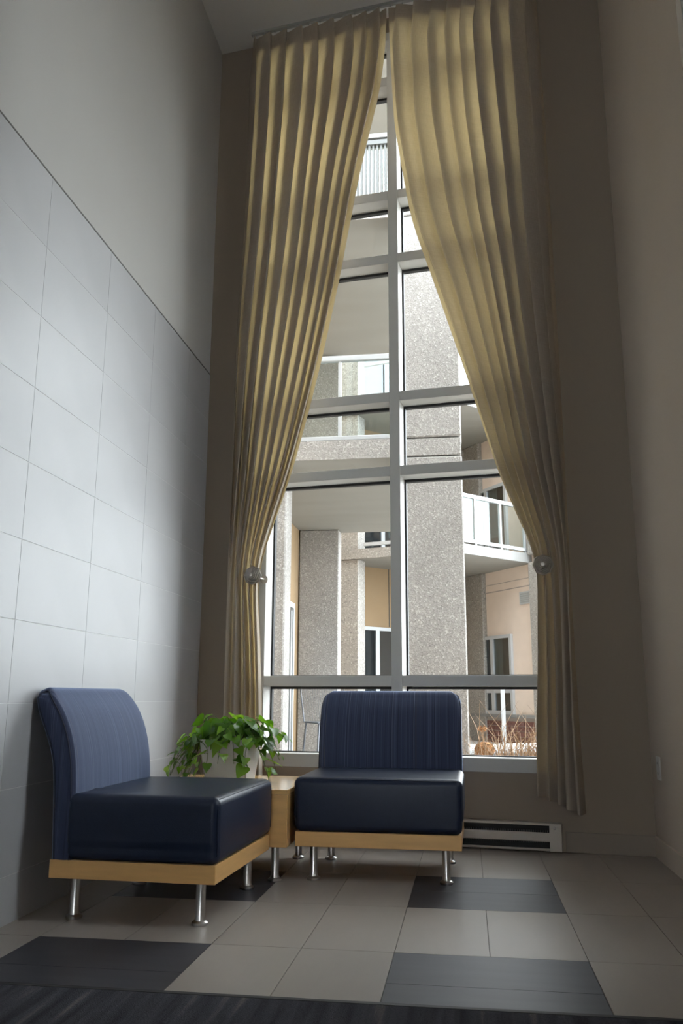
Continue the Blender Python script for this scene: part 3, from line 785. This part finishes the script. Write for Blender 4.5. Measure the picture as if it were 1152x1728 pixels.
dr = part(A, 'door', 'white_vinyl', MB().box(-.574, -.53, 5.5, 7.0, 1.83, 1.89).box(-.574, -.53, 6.94, 7.0, .12, 1.83).box(-.574, -.53, 5.5, 5.56, .12, 1.83).box(-.574, -.54, 6.22, 6.30, .12, 1.83).box(-.574, -.545, 6.86, 6.92, .14, 1.80))
for a, b in ((5.56, 6.22), (6.30, 6.86)): part(dr, 'pane', 'dark_glass', MB().box(-.570, -.562, a, b, .14, 1.83))
# white railing of the first balcony
RZ0, RZ1 = 3.04, 3.85
part(A, 'rail', 'white_vinyl', MB().box(-.06, .928, YA + .02, YA + .075, 3.80, 3.85), bevel=.006); part(A, 'rail', 'white_vinyl', MB().box(-.06, .928, YA + .025, YA + .07, 3.045, 3.087), bevel=.006)
for x in (-.04, .405, .91): part(A, 'post', 'white_vinyl', MB().box(x - .0125, x + .0125, YA + .03, YA + .065, S1, 3.80))
for a, b in ((-.028, .392), (.418, .897)): part(A, 'glass_panel', 'rail_glass', MB().box(a, b, YA + .044, YA + .050, 3.09, 3.80))
# slatted rail of the second balcony
part(A, 'rail', 'slat_grey', MB().box(-.06, .928, YA + .02, YA + .08, 6.00, 6.045)); part(A, 'rail', 'concrete_edge', MB().box(-.06, .928, YA + .02, YA + .08, 6.07, 6.115)); part(A, 'rail', 'slat_grey', MB().box(-.06, .928, YA + .02, YA + .08, L2b + .01, L2b + .05))
slat_me = MB().box(-.009, .009, -.009, .009, 0, 6.0 - L2b - .05).mesh('slat', 'slat_grey')
for k in range(26):
    x = -.04 + k * .038
    put('slat', slat_me, A, (x - A.location.x, YA + .045 - A.location.y, L2b + .05 - A.location.z))
part(A, 'glass_panel', 'rail_glass', MB().box(-.05, .92, YA + .062, YA + .068, L2b + .05, 6.0))
part(A, 'fascia', 'concrete_edge', MB().box(-.06, .928, YA + .07, YA + .085, 6.045, 6.07))

# ---- far wing: diamond recess with balconies
B = empty('apartment_building', (1.2, 11.2, .1), label='tan stucco apartment wing beyond the courtyard with glass-railed balcony', cat='building')
cf0, cf1, crn, df1 = (-.76, 9.933), (.408, 9.585), (1.40, 9.35), (2.70, 10.685)
inner = (1.46, 12.13)
Dd = Vector((.71, -1.11)).normalized()             # along the D wall, to the right
def Dp(t, off=0):                                   # on the D wall; off>0 towards the courtyard (left/front)
    nrm = Vector((-Dd.y, Dd.x)); nrm = -nrm if nrm.x > 0 else nrm
    p = Vector((1.85, 11.58)) + Dd * t + nrm * off; return (p.x, p.y)
Cd = Vector((.345, .36)).normalized()
def Cp(t, off=0):
    nrm = Vector((Cd.y, -Cd.x)); p = Vector((-.1, 10.54)) + Cd * t + nrm * off; return (p.x, p.y)
for z0, z1 in ((S0, S1 - .03), (L2a - .02, L2b - .02)):
    s_ = part(B, 'slab', 'soffit', MB().prism([cf0, cf1, Dp(-.68, -.4), Cp(-.75, -.4)], z0, z1).prism([cf1, crn, Dp(-.68, -.4)], z0, z1).prism([crn, df1, Dp(1.55, -.4), Dp(-.68, -.4)], z0, z1))
    for p, q, mt in ((cf0, cf1, 'aggregate_far'), (cf1, crn, 'aggregate_far'), (crn, df1, 'concrete_edge')):
        d = (Vector(q) - Vector(p)).normalized(); n_ = Vector((d.y, -d.x)) * .012
        part(s_, 'edge_band', mt, MB().prism([p, q, (q[0] + n_.x, q[1] + n_.y), (p[0] + n_.x, p[1] + n_.y)], z0, z1 + .006))
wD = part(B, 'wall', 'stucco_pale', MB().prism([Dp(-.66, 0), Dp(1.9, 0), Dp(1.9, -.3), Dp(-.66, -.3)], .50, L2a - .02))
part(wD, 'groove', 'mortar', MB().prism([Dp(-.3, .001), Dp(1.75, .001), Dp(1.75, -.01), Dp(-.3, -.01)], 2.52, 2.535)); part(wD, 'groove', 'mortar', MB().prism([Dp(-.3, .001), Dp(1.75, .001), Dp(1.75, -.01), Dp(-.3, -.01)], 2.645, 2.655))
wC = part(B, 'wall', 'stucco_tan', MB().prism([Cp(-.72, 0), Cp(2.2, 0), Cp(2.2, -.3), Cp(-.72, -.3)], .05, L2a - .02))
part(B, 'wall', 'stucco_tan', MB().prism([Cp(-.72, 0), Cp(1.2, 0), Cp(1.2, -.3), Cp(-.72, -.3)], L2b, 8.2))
part(wC, 'groove', 'dark_slot', MB().prism([Cp(.50, .002), Cp(.515, .002), Cp(.515, -.01), Cp(.50, -.01)], 1.92, S0))
part(B, 'wall', 'stucco_tan', MB().box(-1.7, -.86, 7.635, 10.1, .05, 8.2))  # unseen wall added to keep sky light off the far column
# brick plinth on the D wall, bricks one by one
plinth = part(B, 'plinth', 'mortar', MB().prism([Dp(-.66, .045), Dp(1.9, .045), Dp(1.9, -.25), Dp(-.66, -.25)], .05, .495))
bl_, bh_ = .225, .068
for r_ in range(6):
    for k in range(12):
        t0 = -.66 + k * (bl_ + .012) - (.11 if r_ % 2 else 0); t1 = min(t0 + bl_, 1.88); t0 = max(t0, -.65)
        if t1 - t0 < .05: continue
        z0 = .06 + r_ * (bh_ + .010)
        if z0 + bh_ > .49: continue
        part(plinth, 'brick', 'brick_red', MB().prism([Dp(t0, .056), Dp(t1, .056), Dp(t1, .045), Dp(t0, .045)], z0, z0 + bh_))
part(B, 'sill', 'concrete_edge', MB().prism([Dp(-.66, .085), Dp(1.9, .085), Dp(1.9, 0), Dp(-.66, 0)], .496, .545))
def far_window(fp, t0, t1, z0, z1, splits, tr_z, curtain=True, fw=.055):
    f_ = MB()
    def bar(a, b, za, zb, o=.05): f_.prism([fp(a, o), fp(b, o), fp(b, .002), fp(a, .002)], za, zb)
    bar(t0, t1, z1 - fw, z1); bar(t0, t1, z0, z0 + fw); bar(t0, t0 + fw, z0 + fw, z1 - fw); bar(t1 - fw, t1, z0 + fw, z1 - fw)
    for s_ in splits: bar(s_ - fw * .7, s_ + fw * .7, z0 + fw, z1 - fw)
    for z in tr_z: bar(t0 + fw, t1 - fw, z - fw * .8, z + fw * .8, .047)
    wn = part(B, 'window', 'white_vinyl', f_)
    ts = [t0 + fw] + list(splits) + [t1 - fw]; zs = [z0 + fw] + list(tr_z) + [z1 - fw]
    for i in range(len(ts) - 1):
        for k in range(len(zs) - 1):
            part(wn, 'pane', 'dark_glass', MB().prism([fp(ts[i], .024), fp(ts[i + 1], .024), fp(ts[i + 1], .018), fp(ts[i], .018)], zs[k], zs[k + 1]))
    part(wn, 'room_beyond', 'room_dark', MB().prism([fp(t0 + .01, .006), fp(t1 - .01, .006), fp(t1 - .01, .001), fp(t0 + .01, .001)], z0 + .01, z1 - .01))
    if curtain:
        a, b = t0 + (t1 - t0) * .50, t0 + (t1 - t0) * .74; cm = MB(); n_ = 24; vs = []
        for k in range(n_ + 1):
            t = a + (b - a) * k / n_; x, y = fp(t, .011 + .003 * math.sin(k * 1.6)); vs += [(x, y, z0 + (z1 - z0) * .3), (x, y, z1 - fw)]
        cm.add(vs, [(2 * k, 2 * k + 2, 2 * k + 3, 2 * k + 1) for k in range(n_)]); part(wn, 'window_curtain', 'sheer', cm)
    return wn
far_window(Dp, -.35, .70, .545, 1.80, [.16], [.92])
far_window(Dp, -.35, .70, 3.05, 4.32, [.12], [])
far_window(Cp, -.30, 1.0, .12, 1.90, [.225], [], False)
far_window(Cp, -.12, 1.1, 3.0, 4.3, [.35], [])
far_window(Cp, -.12, 1.1, 5.70, 6.9, [.45], [])
vn = part(B, 'vent', 'white_vinyl', MB().prism([Dp(.955, .03), Dp(1.23, .03), Dp(1.23, .001), Dp(.955, .001)], 2.245, 2.44))
for k in range(5): part(vn, 'louvre', 'blind_grey', MB().prism([Dp(.98, .034), Dp(1.205, .034), Dp(1.205, .03), Dp(.98, .03)], 2.265 + k * .032, 2.288 + k * .032))
# columns of the far wing
def ccol(poly, z0, z1): return part(B, 'column', 'aggregate_far', MB().prism(poly, z0, z1), bevel=.01, seg=1)
for z0, z1 in ((.05, S0), (S1 - .03, L2a - .02), (L2b - .02, 8.2)):
    ccol([(-.62, 9.915), (-.115, 9.77), (-.035, 10.01), (-.54, 10.17)], z0, z1)
for z0, z1 in ((.05, S0), (S1 - .05, L2a - .02)):
    ccol([Dp(-.66, .08), Dp(-.02, .08), Dp(-.02, -.1), Dp(-.66, -.1)], z0, z1)
    ccol([Dp(1.30, .10), Dp(1.52, .10), Dp(1.52, -.1), Dp(1.30, -.1)], z0, z1)
# D balcony railing
rd = (Vector(df1) - Vector(crn)).normalized(); rn = Vector((-rd.y, rd.x))
def Rp(t, off): p = Vector(crn) + rd * t + rn * (.05 + off); return (p.x, p.y)
RL = (Vector(df1) - Vector(crn)).length
def rbar(t0, t1, z0, z1, o=.02, mt='white_vinyl', nm='rail'): part(B, nm, mt, MB().prism([Rp(t0, -o), Rp(t1, -o), Rp(t1, o), Rp(t0, o)], z0, z1))
rbar(.02, RL, 3.735, 3.79, .028); rbar(.02, RL, 3.05, 3.10, .024)
tt = [.05, .42, .98, 1.54]
for t in tt: rbar(t - .018, t + .018, S1 - .04, 3.735, .02, nm='post')
for a, b in zip(tt, tt[1:]): rbar(a + .02, b - .02, 3.10, 3.735, .003, 'rail_glass', 'glass_panel')
rd2 = (Vector(crn) - Vector(cf1)).normalized(); rn2 = Vector((-rd2.y, rd2.x))
def Rp2(p, t, o):
    d = Vector(cf1) - Vector(cf0); d.normalize(); n_ = Vector((-d.y, d.x)); q = Vector(p) + d * t + n_ * (.05 + o); return (q.x, q.y)
for z0, z1 in ((3.735, 3.79), (3.06, 3.11), (5.97, 6.02), (5.36, 5.41)):
    part(B, 'rail', 'white_vinyl', MB().prism([Rp2((-.035, 9.71), 0, -.025), Rp2((-.035, 9.71), 1.3, -.025), Rp2((-.035, 9.71), 1.3, .025), Rp2((-.035, 9.71), 0, .025)], z0, z1))

# ---- building masses left and right of the lobby, added to block sky light
og = MB().box(XR + .24, 7, .95, 2.05, 0, 8).build('sky_block_wing', 'metal_cladding'); tag(og, 'dark grey clad wing added outside the right wall window to block the sky', 'building', kind='structure')
ob = MB().box(-9, -.62, 2.62, YA + .26, .1, 8.2).build('sky_block_wing', 'stucco_tan'); tag(ob, 'plain tan unseen wing between balcony block and lobby, added to block the sky', 'building', kind='structure')

# ---- planting bed in front of the glass
bed = MB().prism([(1.0, 2.9), (3.6, 2.52), (3.6, 5.0), (1.52, 5.0), (1.52, 4.18), (1.0, 4.18)], .05, .265).build('planting_bed', 'bed_soil'); tag(bed, 'dry planting bed of pale mulch just outside the window', 'garden bed')
gm = MB()
for k in range(420):
    x = R.uniform(1.36, 2.7); y = R.uniform(3.0, 3.95); c_ = R.choice((1.75, 1.95, 2.15, 1.5, 2.4)); x = x * .45 + c_ * .55
    h = R.uniform(.10, .34) if R.random() < .9 else R.uniform(.34, .52); a = R.uniform(0, 6.28); ln = R.uniform(.1, .55) * h * 1.6
    b0 = Vector((x, y, .27)); p1 = b0 + Vector((math.cos(a) * ln * .35, math.sin(a) * ln * .35, h * .6)); p2 = b0 + Vector((math.cos(a) * ln, math.sin(a) * ln, h))
    gm.tube([b0, p1, p2], [.0032, .0026, .0008], 3)
tag(gm.build('dry_grass', 'dry_grass'), 'dry tan ornamental grass in the bed outside the right pane', 'grass', kind='stuff')
def dried_head(loc, r, label, n_, sh):
    e_ = empty('dried_hydrangea', loc, label=label, cat='flower', group='dried flower heads')
    MB().tube([(0, 0, 0), (.012, .01, sh * .5), (0, 0, sh)], [.005, .004, .003], 5).build('stem', 'dry_grass', e_)
    q = MB()
    for k in range(n_):
        v = Vector((R.gauss(0, 1), R.gauss(0, 1), R.gauss(0, 1) * .75)).normalized(); c_ = Vector((0, 0, sh + r * .5)) + Vector((v.x * r, v.y * r, v.z * r * .72))
        a = v.cross(Vector((.3, .2, 1))).normalized() * r * .24; b_ = v.cross(a).normalized() * r * .24; w2_ = v * r * .1
        q.add([c_ - a, c_ - b_ + w2_, c_ + a, c_ + b_ + w2_, c_ + v * r * .06], [(0, 1, 4), (1, 2, 4), (2, 3, 4), (3, 0, 4)])
    q.build('flower_head', 'dry_flower', e_)
dried_head((1.60, 4.06, .266), .075, 'round russet dried flower head low against the concrete column', 150, .10)
dried_head((1.59, 4.34, .266), .035, 'small pale dried flower head above the larger russet one', 60, .27)

# ---- ramp kerb with white rail
rk = empty('ramp_kerb', (2.6, 6.7, .1), label='low pale concrete ramp kerb with white rail posts beyond the grass', cat='kerb')
part(rk, 'kerb', 'concrete_edge', MB().prism([(1.2, 6.6), (4.2, 6.6), (4.2, 6.8), (1.2, 6.8)], .05, [.20, .33, .33, .20]))
part(rk, 'cap', 'white_vinyl', MB().prism([(1.2, 6.57), (4.2, 6.57), (4.2, 6.83), (1.2, 6.83)], [.20, .33, .33, .20], [.235, .365, .365, .235]))
part(rk, 'ramp', 'paving', MB().prism([(1.2, 6.8), (4.2, 6.8), (4.2, 8.2), (1.2, 8.2)], .05, [.21, .34, .34, .21]))
for x in (1.86, 3.4): part(rk, 'post', 'white_vinyl', MB().box(x - .022, x + .022, 6.62, 6.66, .25, 1.0))

# ---- wire patio chair under the balcony
pc = empty('patio_chair', (-.02, 6.6, .1), .5, label='dark wire patio chair under the balcony, half hidden by the lounge chair', cat='chair')
MB().box(-.24, .24, -.24, .24, .42, .435).build('seat', 'patio_metal', pc, bevel=.004)
bkm = MB()
bkm.tube([(-.24, .24, .43), (-.27, .34, .90), (.27, .34, .90), (.24, .24, .43)], .009, 6)
bkf = bkm.build('back_frame', 'patio_metal', pc)
for k in range(1, 18):
    t = k / 18; MB().tube([(-.24 + .48 * t, .24, .43), (-.27 + .54 * t, .34, .90)], .0022, 4).build('wire', 'patio_metal', bkf)
for sx in (-1, 1):
    for sy_ in (-1, 1): MB().tube([(sx * .22, sy_ * .22, .43), (sx * .25, sy_ * .26, 0)], .011, 6).build('leg', 'patio_metal', pc)
bpy.context.view_layer.update()
